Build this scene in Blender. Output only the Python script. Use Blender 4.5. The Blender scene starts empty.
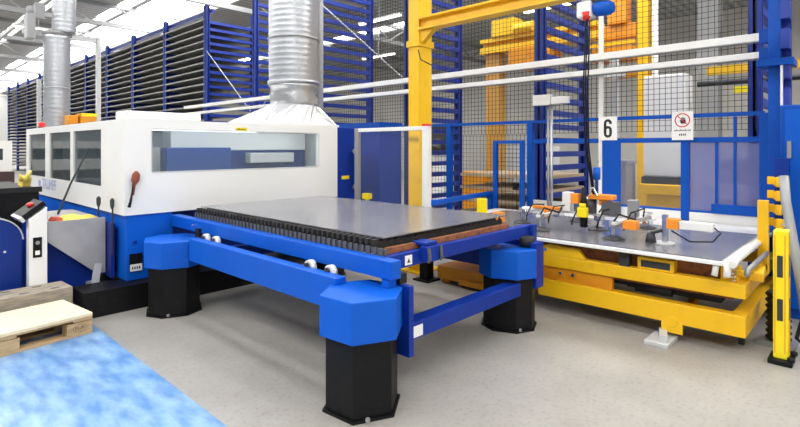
import bpy, bmesh, math, random
from mathutils import Vector, Matrix
random.seed(4)
PI = math.pi
S = bpy.context.scene
C = S.collection

# ------------------------------------------------------------------ materials
def mat(name, col, rough=.5, metal=0., noise=None, bump=None, spec=.5, coat=0.):
    """noise=(scale, colour2, low, high[, stretch]) mixes a second colour in by 3D noise"""
    m = bpy.data.materials.new(name); m.use_nodes = True
    nt = m.node_tree; b = nt.nodes['Principled BSDF']
    b.inputs['Base Color'].default_value = (*col, 1)
    b.inputs['Roughness'].default_value = rough
    b.inputs['Metallic'].default_value = metal
    b.inputs['Specular IOR Level'].default_value = spec
    b.inputs['Coat Weight'].default_value = coat
    tc = nt.nodes.new('ShaderNodeTexCoord')
    mp = nt.nodes.new('ShaderNodeMapping'); nt.links.new(tc.outputs['Object'], mp.inputs[0])
    if noise:
        sc, c2, lo, hi = noise[:4]
        if len(noise) > 4: mp.inputs['Scale'].default_value = noise[4]
        n = nt.nodes.new('ShaderNodeTexNoise'); n.inputs['Scale'].default_value = sc
        n.inputs['Detail'].default_value = 6
        nt.links.new(mp.outputs[0], n.inputs['Vector'])
        r = nt.nodes.new('ShaderNodeValToRGB')
        r.color_ramp.elements[0].position = lo; r.color_ramp.elements[1].position = hi
        r.color_ramp.elements[0].color = (*col, 1); r.color_ramp.elements[1].color = (*c2, 1)
        nt.links.new(n.outputs['Fac'], r.inputs[0]); nt.links.new(r.outputs[0], b.inputs['Base Color'])
    if bump:
        n2 = nt.nodes.new('ShaderNodeTexNoise'); n2.inputs['Scale'].default_value = bump[0]
        n2.inputs['Detail'].default_value = 4
        nt.links.new(mp.outputs[0], n2.inputs['Vector'])
        bp = nt.nodes.new('ShaderNodeBump'); bp.inputs['Strength'].default_value = bump[1]
        bp.inputs['Distance'].default_value = .01
        nt.links.new(n2.outputs['Fac'], bp.inputs['Height']); nt.links.new(bp.outputs[0], b.inputs['Normal'])
    return m
def emit(name, col, st):
    m = bpy.data.materials.new(name); m.use_nodes = True
    b = m.node_tree.nodes['Principled BSDF']
    b.inputs['Base Color'].default_value = (*col, 1)
    b.inputs['Emission Color'].default_value = (*col, 1); b.inputs['Emission Strength'].default_value = st
    return m
def pane(name, col, alpha):
    m = bpy.data.materials.new(name); m.use_nodes = True
    nt = m.node_tree; b = nt.nodes['Principled BSDF']
    b.inputs['Base Color'].default_value = (*col, 1); b.inputs['Roughness'].default_value = .06
    b.inputs['Alpha'].default_value = alpha
    return m

WHITE = mat('white_paint', (.80, .80, .78), .35)
OFFWHITE = mat('white_enamel', (.74, .74, .73), .4)
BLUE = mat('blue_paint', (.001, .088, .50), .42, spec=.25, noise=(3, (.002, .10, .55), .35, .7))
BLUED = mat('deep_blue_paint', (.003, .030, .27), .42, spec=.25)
NAVY2 = mat('housing_blue_paint', (.003, .026, .22), .4, spec=.3)
BLUER = mat('rack_blue_paint', (.008, .036, .30), .45)
BLUEF = mat('fence_blue_paint', (.002, .075, .42), .42, spec=.25)
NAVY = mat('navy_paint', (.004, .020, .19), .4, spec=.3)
BLACK = mat('black_paint', (.004, .004, .005), .5, spec=.25, noise=(14, (.012, .012, .013), .55, .8))
RUBBER = mat('black_rubber', (.008, .008, .008), .65)
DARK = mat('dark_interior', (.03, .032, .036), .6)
YELLOW = mat('yellow_paint', (.86, .50, .006), .38, noise=(5, (.72, .38, .006), .55, .85))
AMBER = mat('amber_paint', (.72, .28, .006), .42, noise=(6, (.55, .2, .01), .5, .8))
SIGNALY = mat('signal_yellow_paint', (.90, .72, .01), .32)
ORANGE = mat('orange_paint', (.85, .27, .02), .45)
RED = mat('red_plastic', (.7, .02, .02), .35)
STEEL = mat('sheet_steel', (.36, .36, .385), .24, .6, noise=(1.6, (.28, .28, .30), .35, .75))
GALV = mat('galvanised_steel', (.46, .475, .50), .36, .75, noise=(30, (.48, .5, .53), .4, .7))
FOIL = mat('foil_steel', (.55, .56, .58), .42, .6, bump=(4, .5))
SLEEVE = mat('crumpled_foil', (.5, .51, .53), .28, .8, bump=(9, 1))
GREY = mat('grey_metal', (.33, .335, .34), .45, .4)
LGREY = mat('light_grey_paint', (.55, .56, .57), .45)
CHROME = mat('chrome', (.75, .75, .76), .15, .9)
TRAY = mat('tray_steel', (.30, .295, .29), .4, .4)
SLAT = mat('slat_steel', (.022, .021, .021), .55, .2, noise=(40, (.07, .055, .045), .5, .8))
HOLDER = mat('slat_holder_steel', (.12, .12, .125), .5, .3)
RUST = mat('rusted_steel', (.30, .10, .035), .75, noise=(28, (.10, .05, .03), .45, .7))
WOOD = mat('pallet_wood', (.52, .36, .19), .7, noise=(9, (.38, .24, .11), .4, .7, (1, 6, 6)))
PLY = mat('plywood_board', (.80, .68, .47), .6, noise=(5, (.74, .60, .39), .4, .7, (1, 7, 1)))
OLDWOOD = mat('weathered_wood', (.36, .31, .24), .75, noise=(8, (.2, .18, .15), .4, .7, (1, 7, 7)))
CHUTE = mat('brushed_sheet', (.42, .42, .43), .5, .35, noise=(4, (.33, .33, .34), .4, .7))
CLOTH = mat('yellow_cloth', (.80, .62, .12), .8)
RED_CL = mat('red_cloth', (.55, .09, .05), .8)
PAPER = mat('white_paper', (.85, .85, .83), .7)
INK = mat('black_ink', (.012, .014, .012), .5)
LOGO = mat('logo_blue_print', (.34, .38, .60), .5)
STAMP = mat('burnt_stamp', (.13, .08, .045), .8)
SIGNRED = mat('sign_red', (.62, .02, .03), .4)
TAN = mat('tan_board', (.56, .42, .26), .6)
BROWN = mat('brown_bristles', (.24, .055, .03), .8)
WIREM = mat('black_wire', (.012, .012, .014), .5)
FILM = mat('blue_protective_film', (.055, .19, .46), .30, noise=(5.5, (.27, .44, .64), .32, .72, (2.2, .8, 1)), coat=.3, bump=(3, .25))
GLASS = pane('tinted_glass', (.05, .07, .075), .62)
CLEAR = pane('clear_glass', (.6, .75, .8), .06)
CLEARF = pane('clear_plastic', (.7, .8, .9), .03)
VIOLET = pane('blue_tinted_plastic', (.22, .24, .50), .55)
MACHGREY = mat('machine_grey', (.30, .29, .33), .6)
BLUEBOX = mat('gantry_blue', (.006, .04, .22), .4, spec=.25)

def floor_mat():
    m = bpy.data.materials.new('concrete_floor'); m.use_nodes = True
    nt = m.node_tree; b = nt.nodes['Principled BSDF']; L = nt.links.new
    tc = nt.nodes.new('ShaderNodeTexCoord')
    n1 = nt.nodes.new('ShaderNodeTexNoise'); n1.inputs['Scale'].default_value = 1.1; n1.inputs['Detail'].default_value = 9
    n1.inputs['Roughness'].default_value = .65
    L(tc.outputs['Object'], n1.inputs['Vector'])
    r1 = nt.nodes.new('ShaderNodeValToRGB')
    r1.color_ramp.elements[0].position = .34; r1.color_ramp.elements[1].position = .66
    r1.color_ramp.elements[0].color = (.28, .268, .245, 1); r1.color_ramp.elements[1].color = (.365, .35, .322, 1)
    L(n1.outputs['Fac'], r1.inputs[0])
    n2 = nt.nodes.new('ShaderNodeTexNoise'); n2.inputs['Scale'].default_value = 34; n2.inputs['Detail'].default_value = 5
    L(tc.outputs['Object'], n2.inputs['Vector'])
    r2 = nt.nodes.new('ShaderNodeValToRGB')
    r2.color_ramp.elements[0].position = .30; r2.color_ramp.elements[1].position = .48
    r2.color_ramp.elements[0].color = (.82, .82, .82, 1); r2.color_ramp.elements[1].color = (1, 1, 1, 1)
    L(n2.outputs['Fac'], r2.inputs[0])
    mx = nt.nodes.new('ShaderNodeMixRGB'); mx.blend_type = 'MULTIPLY'; mx.inputs[0].default_value = 1
    L(r1.outputs[0], mx.inputs[1]); L(r2.outputs[0], mx.inputs[2]); L(mx.outputs[0], b.inputs['Base Color'])
    b.inputs['Roughness'].default_value = .42
    return m
CONC = floor_mat()
def ceil_mat():
    m = bpy.data.materials.new('corrugated_roof'); m.use_nodes = True
    nt = m.node_tree; b = nt.nodes['Principled BSDF']; L = nt.links.new
    tc = nt.nodes.new('ShaderNodeTexCoord'); w = nt.nodes.new('ShaderNodeTexWave')
    w.bands_direction = 'Y'; w.inputs['Scale'].default_value = .9
    L(tc.outputs['Object'], w.inputs['Vector'])
    r = nt.nodes.new('ShaderNodeValToRGB')
    r.color_ramp.elements[0].color = (.30, .30, .30, 1); r.color_ramp.elements[1].color = (.52, .52, .51, 1)
    L(w.outputs['Fac'], r.inputs[0]); L(r.outputs[0], b.inputs['Base Color'])
    bp = nt.nodes.new('ShaderNodeBump'); bp.inputs['Strength'].default_value = .6
    L(w.outputs['Fac'], bp.inputs['Height']); L(bp.outputs[0], b.inputs['Normal'])
    b.inputs['Roughness'].default_value = .6
    return m
ROOF = ceil_mat()
WALLM = mat('hall_wall', (.60, .58, .55), .7, noise=(.5, (.68, .66, .62), .4, .6))
WALLL = mat('hall_end_wall', (.6, .6, .6), .7)

# ------------------------------------------------------------------ mesh helpers (all in world coordinates)
class MB:
    def __init__(s): s.bm = bmesh.new()
    def poly(s, vs, fs):
        v = [s.bm.verts.new(p) for p in vs]
        for f in fs:
            try: s.bm.faces.new([v[i] for i in f])
            except ValueError: pass
        return s
    def box(s, x0, x1, y0, y1, z0, z1):
        return s.poly([(x0,y0,z0),(x1,y0,z0),(x1,y1,z0),(x0,y1,z0),(x0,y0,z1),(x1,y0,z1),(x1,y1,z1),(x0,y1,z1)],
            [(3,2,1,0),(4,5,6,7),(0,1,5,4),(1,2,6,5),(2,3,7,6),(3,0,4,7)])
    def obox(s, c, size, rz=0, rx=0, ry=0):
        M = Matrix.Translation(c) @ Matrix.Rotation(rz,4,'Z') @ Matrix.Rotation(ry,4,'Y') @ Matrix.Rotation(rx,4,'X')
        h = [d/2 for d in size]
        vs = [M @ Vector((a*h[0], b*h[1], c_*h[2])) for a,b,c_ in ((-1,-1,-1),(1,-1,-1),(1,1,-1),(-1,1,-1),(-1,-1,1),(1,-1,1),(1,1,1),(-1,1,1))]
        return s.poly(vs, [(3,2,1,0),(4,5,6,7),(0,1,5,4),(1,2,6,5),(2,3,7,6),(3,0,4,7)])
    def bar(s, p, q, w, h=None):
        p, q = Vector(p), Vector(q); h = h or w
        d = (q-p).normalized()
        u = d.cross(Vector((0,0,1)))
        if u.length < 1e-4: u = Vector((1,0,0))
        u.normalize(); v = u.cross(d)
        a, b = u*w/2, v*h/2
        vs = [p-a-b, p+a-b, p+a+b, p-a+b, q-a-b, q+a-b, q+a+b, q-a+b]
        return s.poly(vs, [(3,2,1,0),(4,5,6,7),(0,1,5,4),(1,2,6,5),(2,3,7,6),(3,0,4,7)])
    def tube(s, pts, r, n=10, cap=True):
        pts = [Vector(p) for p in pts]; rings = []
        rr = r if isinstance(r, (list, tuple)) else [r]*len(pts)
        u = None
        for i, p in enumerate(pts):
            d = (pts[min(i+1,len(pts)-1)] - pts[max(i-1,0)]).normalized()
            if u is None:
                u = d.cross(Vector((0,0,1)))
                if u.length < 1e-3: u = d.cross(Vector((1,0,0)))
            else: u = u - d*u.dot(d)
            u.normalize(); v = d.cross(u)
            rings.append([s.bm.verts.new(p + (u*math.cos(2*PI*k/n) + v*math.sin(2*PI*k/n))*rr[i]) for k in range(n)])
        for a, b in zip(rings, rings[1:]):
            for k in range(n): s.bm.faces.new((a[k], a[(k+1)%n], b[(k+1)%n], b[k])).smooth = n > 8
        if cap: s.bm.faces.new(rings[0][::-1]); s.bm.faces.new(rings[-1])
        return s
    def prism(s, pts, axis, a, b):
        """extrude polygon (list of 2D) along axis; axis z: (x,y), x: (y,z), y: (x,z)"""
        def P(p, t): return {'z':(p[0],p[1],t), 'x':(t,p[0],p[1]), 'y':(p[0],t,p[1])}[axis]
        n = len(pts); vs = [P(p,a) for p in pts] + [P(p,b) for p in pts]
        return s.poly(vs, [tuple(range(n))[::-1], tuple(range(n,2*n))] + [(i,(i+1)%n,n+(i+1)%n,n+i) for i in range(n)])
    def ring(s, c, R, r, y0, y1, n=36):
        """flat ring facing y, from y0 to y1"""
        for k in range(n):
            a, b = 2*PI*k/n, 2*PI*(k+1)/n
            q = [(c[0]+m*math.cos(t), c[1]+m*math.sin(t)) for m, t in ((r,a),(R,a),(R,b),(r,b))]
            s.prism(q, 'y', y0, y1)
        return s
def regular(cx, cy, R, n, rot): return [(cx+R*math.cos(rot+2*PI*k/n), cy+R*math.sin(rot+2*PI*k/n)) for k in range(n)]

def wloc(o):
    p = Vector(o.location)
    while o.parent: o = o.parent; p += Vector(o.location)
    return p
def obj(name, mb, m, parent=None, bevel=0, rot=None, label=None):
    me = bpy.data.meshes.new(name); bm = mb.bm
    bmesh.ops.recalc_face_normals(bm, faces=bm.faces)
    if parent is not None: bmesh.ops.translate(bm, vec=-wloc(parent), verts=bm.verts)
    bm.to_mesh(me); bm.free(); me.materials.append(m)
    o = bpy.data.objects.new(name, me); C.objects.link(o)
    if parent is not None: o.parent = parent
    if bevel:
        b = o.modifiers.new('bevel', 'BEVEL'); b.width = bevel; b.segments = 2; b.limit_method = 'ANGLE'
    if label: o['label'] = label
    return o
def thing(name, label, cat, loc=(0,0,0), group=None):
    o = bpy.data.objects.new(name, None); C.objects.link(o); o.location = loc; o.empty_display_size = .1
    o['label'] = label; o['category'] = cat
    if group: o['group'] = group
    return o
def tag(o, label, cat, group=None, kind=None):
    o['label'] = label; o['category'] = cat
    if group: o['group'] = group
    if kind: o['kind'] = kind
    return o
def struct(name, mb, m, parent=None):
    o = obj(name, mb, m, parent)
    if parent is None: o['kind'] = 'structure'
    return o
def recentre(o):
    """put a single-mesh thing's origin at the middle of its base"""
    vs = [v.co for v in o.data.vertices]
    b = Vector(((min(v.x for v in vs)+max(v.x for v in vs))/2, (min(v.y for v in vs)+max(v.y for v in vs))/2, min(v.z for v in vs)))
    o.data.transform(Matrix.Translation(-b)); o.location = b
    return o
def solo(name, mb, m, label, cat, group=None, bevel=0):
    return tag(recentre(obj(name, mb, m, None, bevel)), label, cat, group)
def copy_tree(o, dx=(0,0,0), parent=None):
    c = o.copy(); C.objects.link(c)
    if parent: c.parent = parent
    else: c.location = Vector(o.location) + Vector(dx)
    for ch in [k for k in bpy.data.objects if k.parent == o]: copy_tree(ch, parent=c)
    return c
def text(name, body, size, M, m, parent, ext=.001, off=0):
    cu = bpy.data.curves.new('t', 'FONT'); cu.body = body; cu.size = size; cu.extrude = ext; cu.offset = off
    cu.align_x = 'CENTER'; cu.align_y = 'CENTER'
    t = bpy.data.objects.new('t', cu); C.objects.link(t)
    bpy.context.view_layer.update()
    me = bpy.data.meshes.new_from_object(t.evaluated_get(bpy.context.evaluated_depsgraph_get()))
    bpy.data.objects.remove(t)
    me.transform(M); me.transform(Matrix.Translation(-wloc(parent))); me.name = name
    me.materials.clear(); me.materials.append(m)
    o = bpy.data.objects.new(name, me); C.objects.link(o); o.parent = parent
    return o
FACE_NY = lambda x, y, z: Matrix.Translation((x,y,z)) @ Matrix.Rotation(PI/2,4,'X')                                   # reads from -y
FACE_NX = lambda x, y, z: Matrix.Translation((x,y,z)) @ Matrix.Rotation(-PI/2,4,'Z') @ Matrix.Rotation(PI/2,4,'X')    # reads from -x

# ------------------------------------------------------------------ the hall
struct('floor', MB().box(-14, 26, -9, 70, -.2, 0), CONC)
SK = [(-6.5, -2.5), (2.2, 3.2), (5.0, 5.5), (7.3, 7.85), (8.05, 10.4), (17.5, 18.5)]                                   # skylight bands along y; first two are out of view, added for the light
cb = MB(); xs = [-14] + [v for ab in SK for v in ab] + [26]
for i in range(0, len(xs), 2): cb.box(xs[i], xs[i+1], -9, 70, 7.5, 7.7)
struct('ceiling', cb, ROOF)
SKY = emit('skylight_daylight', (1, .99, .97), 8.5)
for i, (a, b) in enumerate(SK):
    struct('window_%d' % (i+1), MB().box(a, b, -9, 70, 7.66, 7.69), SKY)  # first two are unseen strips added for side light and table shade
struct('wall_right', MB().box(25.5, 26, -9, 70, 0, 7.5), WALLM)
struct('wall_back', MB().box(-14, 26, 69.5, 70, 0, 7.5), WALLL)
struct('wall_front', MB().box(-14, 26, -9.5, -9, 0, 7.5), WALLL)

# roof trusses across the hall
def truss(y, label, x0=-13.8, x1=25.3):
    t = thing('roof_truss', label, 'roof truss', (5.5, y, 6.5), 'roof trusses')
    obj('bottom_chord', MB().box(x0, x1, y-.09, y+.09, 6.55, 6.72), GREY, t)
    obj('top_chord', MB().box(x0, x1, y-.07, y+.07, 7.34, 7.5), GREY, t)
    w = MB(); x = x0+.3; up = 0
    while x < x1-1.2:
        w.bar((x, y, 6.7 if not up else 7.36), (x+1.1, y, 7.36 if not up else 6.7), .05); x += 1.1; up = 1-up
    obj('web_braces', w, GREY, t)
TL = ['first', 'second', 'third', 'fourth', 'fifth', 'sixth', 'seventh', 'eighth']
for i, y in enumerate((17, 23, 29, 35, 41, 48, 55, 62)):
    truss(y, 'grey steel lattice roof truss across the hall, %s from the front' % TL[i])
# thin lengthways pipes below the roof
solo('roof_rail', MB().box(4.2, 4.32, 8, 60, 6.40, 6.55), LGREY, 'long grey rail hung under the trusses left of the skylight', 'rail')
def ceiling_lamp(x, y, z, L, along, label):
    t = thing('ceiling_lamp', label, 'lamp', (x, y, z), 'linear ceiling lamps')
    h = L/2
    if along == 'y': a = (x-.08, x+.08, y-h, y+h); b = (x-.06, x+.06, y-h+.03, y+h-.03)
    else: a = (x-h, x+h, y-.08, y+.08); b = (x-h+.03, x+h-.03, y-.06, y+.06)
    obj('housing', MB().box(*a, z+.05, z+.11), WHITE, t)
    obj('diffuser', MB().box(*b, z, z+.05), LAMPM, t)
    obj('hanger', MB().bar((x, y, z+.11), (x, y, 7.5), .02), LGREY, t)
LAMPM = emit('lamp_diffuser', (1, .98, .93), 4)
for x, y, L, al, lb in ((14.0, 4.3, 2.4, 'y', 'bright linear lamp high above the rightmost fence mesh'), (16.0, 8.2, 1.8, 'y', 'linear ceiling lamp above the blurred yellow gantry'),
        (13.2, 13.5, 2.2, 'y', 'linear ceiling lamp seen between the rack frames left of the yellow column'), (18.5, 19, 2.4, 'y', 'far linear ceiling lamp left of the yellow column'),
        (4.9, 24.5, 1.6, 'x', 'linear ceiling lamp beside the upper end of the left duct'), (3.6, 30, 1.6, 'x', 'linear ceiling lamp left of the left duct'),
        (4.6, 38, 1.8, 'x', 'small far ceiling lamp at the left picture edge'), (4.8, 46, 1.8, 'x', 'smallest far ceiling lamp at the left picture edge')):
    ceiling_lamp(x, y, 6.3, L, al, lb)

# ------------------------------------------------------------------ storage racks in the background
RX0, RX1, RZ = 7.4, 9.15, 5.8
FY = [1.1, 3.95, 6.8, 9.65, 12.5, 15.35]
where = ['at the far right behind the sign', 'behind the hoist and the numbered sign', 'behind the yellow column', 'right of the big foil duct', 'behind the big foil duct', 'left of the big foil duct']
def rack_frame(y, label, arms=24, arm_m=BLUER):
    t = thing('rack_frame', label, 'storage rack', ((RX0+RX1)/2, y, 0), 'blue storage rack frames')
    fw = .13 if y > 15 else .07
    for x in (RX0, RX1-.12):
        u = MB().box(x, x+.12, y-.02, y+.02, 0, RZ+.25)
        u.box(x, x+.025, y-fw, y+fw, 0, RZ+.25); u.box(x+.095, x+.12, y-.07, y+.07, 0, RZ+.25)
        obj('upright', u, BLUED if y > 15 else BLUER, t)
        obj('foot_plate', MB().box(x-.05, x+.17, y-.1, y+.1, 0, .012), BLUER, t)
    for k in range(arms):
        z = .32 + k*.225
        obj('support_arm', MB().box(RX0+.12, RX1-.12, y-.06, y+.04, z, z+.09), arm_m, t)
    return t
frames = []
for y, w in zip(FY, where): frames.append(rack_frame(y, 'tall blue rack frame with stacked cross arms %s' % w))
rack_frame(15.35+3.1, 'dark blue rack frame second from the near end of the tray row')
rack_frame(15.35+6.2, 'dark blue rack frame third from the near end of the tray row')
rack_frame(15.35+9.3, 'dark blue rack frame behind the white pillar in the tray row')
for k in range(4, 11): rack_frame(15.35+3.1*k, ['dark blue rack frame right of the left duct, nearest the pillar', 'dark blue rack frame just right of the left duct', 'dark blue rack frame behind the left duct',
    'dark blue rack frame left of the left duct', 'second dark blue rack frame left of the left duct', 'third dark blue rack frame left of the left duct', 'last dark blue rack frame at the left picture edge'][k-4])
# trays: long steel trays lying on the arms
def tray_mb(y0, y1, z):
    m = MB().box(RX0-.02, RX1-.15, y0, y1, z, z+.012)
    m.box(RX0-.02, RX0+.0, y0, y1, z, z+.05); m.box(RX1-.17, RX1-.15, y0, y1, z, z+.075)
    return m
proto = None
bays = ['nearest the big foil duct', 'second from the big foil duct', 'third from the foil duct', 'just left of the white pillar', 'right of the left duct', 'behind the left duct', 'left of the left duct',
    'second left of the left duct', 'third left of the left duct', 'at the left picture edge']
for b in range(10):
    y0 = 15.35 + 3.1*b
    for k in range(24):
        z = .32 + k*.225 + .09
        lb = 'long steel storage tray in the rack bay %s' % bays[b]
        if proto is None:
            o = solo('storage_tray', tray_mb(y0+.05, y0+3.03, z), TRAY, lb, 'storage tray', 'steel trays in the rack bay %s' % bays[b]); proto = o
        else:
            o = proto.copy(); C.objects.link(o); o.location = (proto.location.x, y0+1.54, z)
            o['label'] = lb; o['group'] = 'steel trays in the rack bay %s' % bays[b]
# tie beams on top of the rack row
solo('rack_tie_beam', MB().box(RX0+.13, RX0+.25, 15.2, 46.5, RZ+.02, RZ+.14), NAVY, 'long dark tie beam along the top of the tray rack', 'beam')
# diagonal tie rods
for f, p, q in ((frames[3], (7.37, 9.55, 5.0), (7.37, 6.9, 3.0)), (frames[5], (7.37, 15.2, 4.6), (7.37, 12.6, 2.6)), (frames[4], (7.37, 12.4, 2.4), (7.37, 9.8, 4.4))):
    obj('tie_rod', MB().tube([p, q], .013, 6), LGREY, f)
# tan sheets stored low in the rack behind the gripper
for k in range(4):
    z = .32 + k*.225 + .09
    solo('stored_board', MB().box(RX0+.15, RX1-.16, 3.9, 5.6, z, z+.05), TAN,
         'tan board on a low rack arm behind the gripper, %s from the bottom' % ('first','second','third','fourth')[k], 'board', 'tan boards in the rack')

# ------------------------------------------------------------------ far room furniture on the right
FARAMB = mat('faded_amber_paint', (.52, .27, .05), .5)
t = thing('gantry_crane', 'yellow gantry crane with orange leg beyond the fence, left of the rack', 'crane', (10.6, 6.0, 0))
obj('leg', MB().box(10.4, 10.65, 6.55, 6.95, 0, 3.85), FARAMB, t)
obj('girder', MB().box(10.3, 10.7, 4.2, 7.05, 3.85, 4.0).box(10.3, 10.7, 4.2, 7.05, 4.1, 4.2).box(10.45, 10.55, 4.2, 7.05, 4.0, 4.1), YELLOW, t)
obj('trolley', MB().box(10.2, 10.8, 5.2, 6.2, 3.5, 3.85).box(10.3, 10.7, 5.5, 5.9, 3.35, 3.5), AMBER, t)
obj('drive_box', MB().box(10.25, 10.7, 6.1, 6.7, 4.2, 4.6).tube([(10.3, 5.6, 4.3), (10.3, 6.1, 4.3)], .13, 14), YELLOW, t, .02)
t = thing('lifting_mast', 'tall yellow lifting mast beside a white tube beyond the fence', 'lift', (11.4, 4.0, 0))
obj('mast', MB().box(11.2, 11.45, 3.50, 3.72, 0, 5.2), YELLOW, t)
obj('carriage', MB().box(11.0, 11.5, 3.74, 4.6, 3.45, 3.75).box(11.2, 11.45, 3.74, 4.5, 3.95, 4.25).box(11.1, 11.5, 3.9, 4.3, 4.25, 4.9).box(11.25, 11.45, 3.74, 4.4, 3.1, 3.3), AMBER, t, .02)
obj('carriage_rail', MB().box(11.1, 11.2, 3.74, 4.7, 3.80, 3.88), YELLOW, t)
obj('guide_tube', MB().tube([(11.3, 3.39, 0), (11.3, 3.39, 5.2)], .06, 14), WHITE, t)
t = thing('robot_cabinet', 'tall white cabinet on a yellow pedestal behind the fence', 'cabinet', (10.4, 2.95, 0))
obj('pedestal', MB().box(10.2, 10.7, 2.62, 3.22, 0, .72).box(10.1, 10.8, 2.49, 3.32, .72, .92), YELLOW, t, .02)
obj('base_plate', MB().box(10.15, 10.75, 2.53, 3.29, .92, 1.05), DARK, t)
obj('body', MB().box(10.2, 10.7, 2.55, 3.27, 1.05, 2.95), OFFWHITE, t, .03)
t = thing('processing_machine', 'grey blurred processing machine behind the tinted fence panel', 'machine', (10.0, 1.1, 0))
obj('body', MB().box(9.6, 10.6, .35, 2.2, 0, 1.0), MACHGREY, t, .02)
obj('housing', MB().box(9.7, 10.4, 1.2, 2.0, 1.0, 1.42), DARK, t, .04)
obj('arm', MB().obox((9.8, .8, 1.2), (.4, 1.0, .16), 0, .25), MACHGREY, t)
t = thing('yellow_beam', 'thin yellow overhead beam beyond the fence at right', 'beam', (10, 1.6, 0))
obj('beam', MB().box(9.9, 10.0, -1.0, 2.15, 2.83, 2.97), YELLOW, t)
obj('post', MB().box(9.92, 10.0, -.9, -.74, 0, 2.83), YELLOW, t)
obj('tool', MB().box(9.85, 10.0, 1.2, 1.75, 2.50, 2.60).box(9.93, 9.97, 1.4, 1.5, 2.60, 2.83), SIGNALY, t)
t = thing('duct_rail', 'dark horizontal pipe on a stand beyond the fence at right', 'pipe', (10.2, 1.6, 0))
obj('pipe', MB().tube([(10.4, -1.0, 2.74), (10.4, 2.4, 2.74)], .05), DARK, t)
obj('stand', MB().box(10.36, 10.44, -.9, -.8, 0, 2.70), DARK, t)
for (x, y, h, lb) in ((10.6, 7.3, 1.0, 'orange crate stack behind the fence left of the gate'),):
    t = thing('crate', lb, 'crate', (x, y, 0))
    obj('body', MB().box(x-.4, x+.4, y-.4, y+.4, .1, h), AMBER, t, .01)
    obj('skid', MB().box(x-.4, x-.25, y-.4, y+.4, 0, .1).box(x+.25, x+.4, y-.4, y+.4, 0, .1), WOOD, t)
t = thing('machine_tool', 'dark machine with pale housing behind the fence right of the yellow column', 'machine', (12.2, 9.8, 0))
obj('body', MB().box(11.8, 12.6, 9.3, 10.4, 0, 1.45), OFFWHITE, t, .02)
obj('head', MB().box(11.7, 12.3, 9.1, 10.0, 1.45, 2.3).tube([(11.6, 9.5, 1.5), (12.0, 9.5, 1.9)], .2), DARK, t, .02)
t = thing('white_cabinet', 'pale cabinet standing behind the fence gate', 'cabinet', (9.9, 5.35, 0))
obj('body', MB().box(9.6, 10.3, 5.0, 5.7, .06, 1.62), OFFWHITE, t, .01)
obj('plinth', MB().box(9.63, 10.27, 5.03, 5.67, 0, .06), DARK, t)
solo('brown_partition', MB().box(13.6, 13.7, 6.95, 7.6, 0, 1.7), TAN, 'tan partition board far behind the fence gate', 'partition')
solo('storage_bin', MB().box(9.8, 10.3, 3.45, 3.95, 0, 1.3).box(9.78, 10.32, 3.43, 3.97, 1.3, 1.36), MACHGREY, 'dark grey bin behind the fence right of the number sign', 'bin')
solo('hall_column', MB().box(16.0, 16.5, 3.2, 3.7, 0, 7.5), GREY, 'dark grey hall column seen through the mesh at right', 'column')

# ------------------------------------------------------------------ safety fence
XF = 6.80
t = thing('safety_fence', 'blue safety fence with black wire mesh and clear lower panels behind the loading table', 'fence', (XF, 4.6, 0))
posts = [.92, 1.70, 2.62, 3.76, 5.27, 7.0, 8.6]
for y in posts: obj('post', MB().box(XF-.03, XF+.05, y-.045, y+.045, 0, 1.98), BLUEF, t, .004)
obj('top_rail', MB().box(XF-.02, XF+.03, .92, 9.4, 1.955, 2.0), BLUEF, t)
obj('middle_rail', MB().box(XF-.02, XF+.03, .92, 3.76, 1.66, 1.72), BLUEF, t)
obj('bottom_rail', MB().box(XF-.02, XF+.03, .92, 2.62, .80, .86), BLUEF, t)
obj('bottom_rail', MB().box(XF-.02, XF+.03, 2.62, 9.4, .2, .26), BLUEF, t)
def wires(y0, y1, z0, z1, p, x, w=.0055):
    m = MB(); n = int((y1-y0)/p)
    for i in range(n+1): m.box(x, x+w, y0+i*p, y0+i*p+w, z0, z1)
    n = int((z1-z0)/p)
    for i in range(n+1): m.box(x+w, x+2*w, y0, y1, z0+i*p, z0+i*p+w)
    return m
obj('wire_mesh', wires(1.0, 9.4, 1.8, 4.4, .066, XF+.012), WIREM, t)
obj('wire_mesh', wires(3.8, 8.6, .26, 1.8, .066, XF+.012, .004), WIREM, t)
obj('panel', MB().box(XF+.0, XF+.006, .97, 1.66, .86, 1.66), VIOLET, t)
obj('panel', MB().box(XF+.0, XF+.006, 1.74, 2.58, .86, 1.66), CLEARF, t)
obj('kick_board', MB().box(6.775, 6.795, .97, 3.7, .50, .835), WHITE, t)
obj('kick_plate', MB().box(XF-.05, XF-.03, .97, 1.42, .84, .95), BLUEF, t)
obj('mullion', MB().box(XF-.01, XF+.03, 1.18, 1.21, .86, 1.95), BLUEF, t)
obj('mullion', MB().box(XF-.01, XF+.03, 1.36, 1.39, .86, 1.66), BLUEF, t)
t = thing('fence_gate', 'blue framed mesh gate in front of the rack left of the gripper', 'gate', (6.4, 3.9, 0))
for y in (4.1, 3.66): obj('post', MB().box(6.36, 6.42, y-.03, y+.03, 0, 1.7), BLUEF, t, .004)
obj('gate_rail', MB().box(6.37, 6.41, 3.66, 4.1, 1.655, 1.70).box(6.37, 6.41, 3.66, 4.1, .5, .55), BLUEF, t)
obj('wire_mesh', wires(3.69, 4.07, .55, 1.66, .06, 6.385, .004), WIREM, t)
obj('latch', MB().box(6.33, 6.36, 3.70, 3.78, 1.0, 1.1), BLACK, t)
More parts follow.
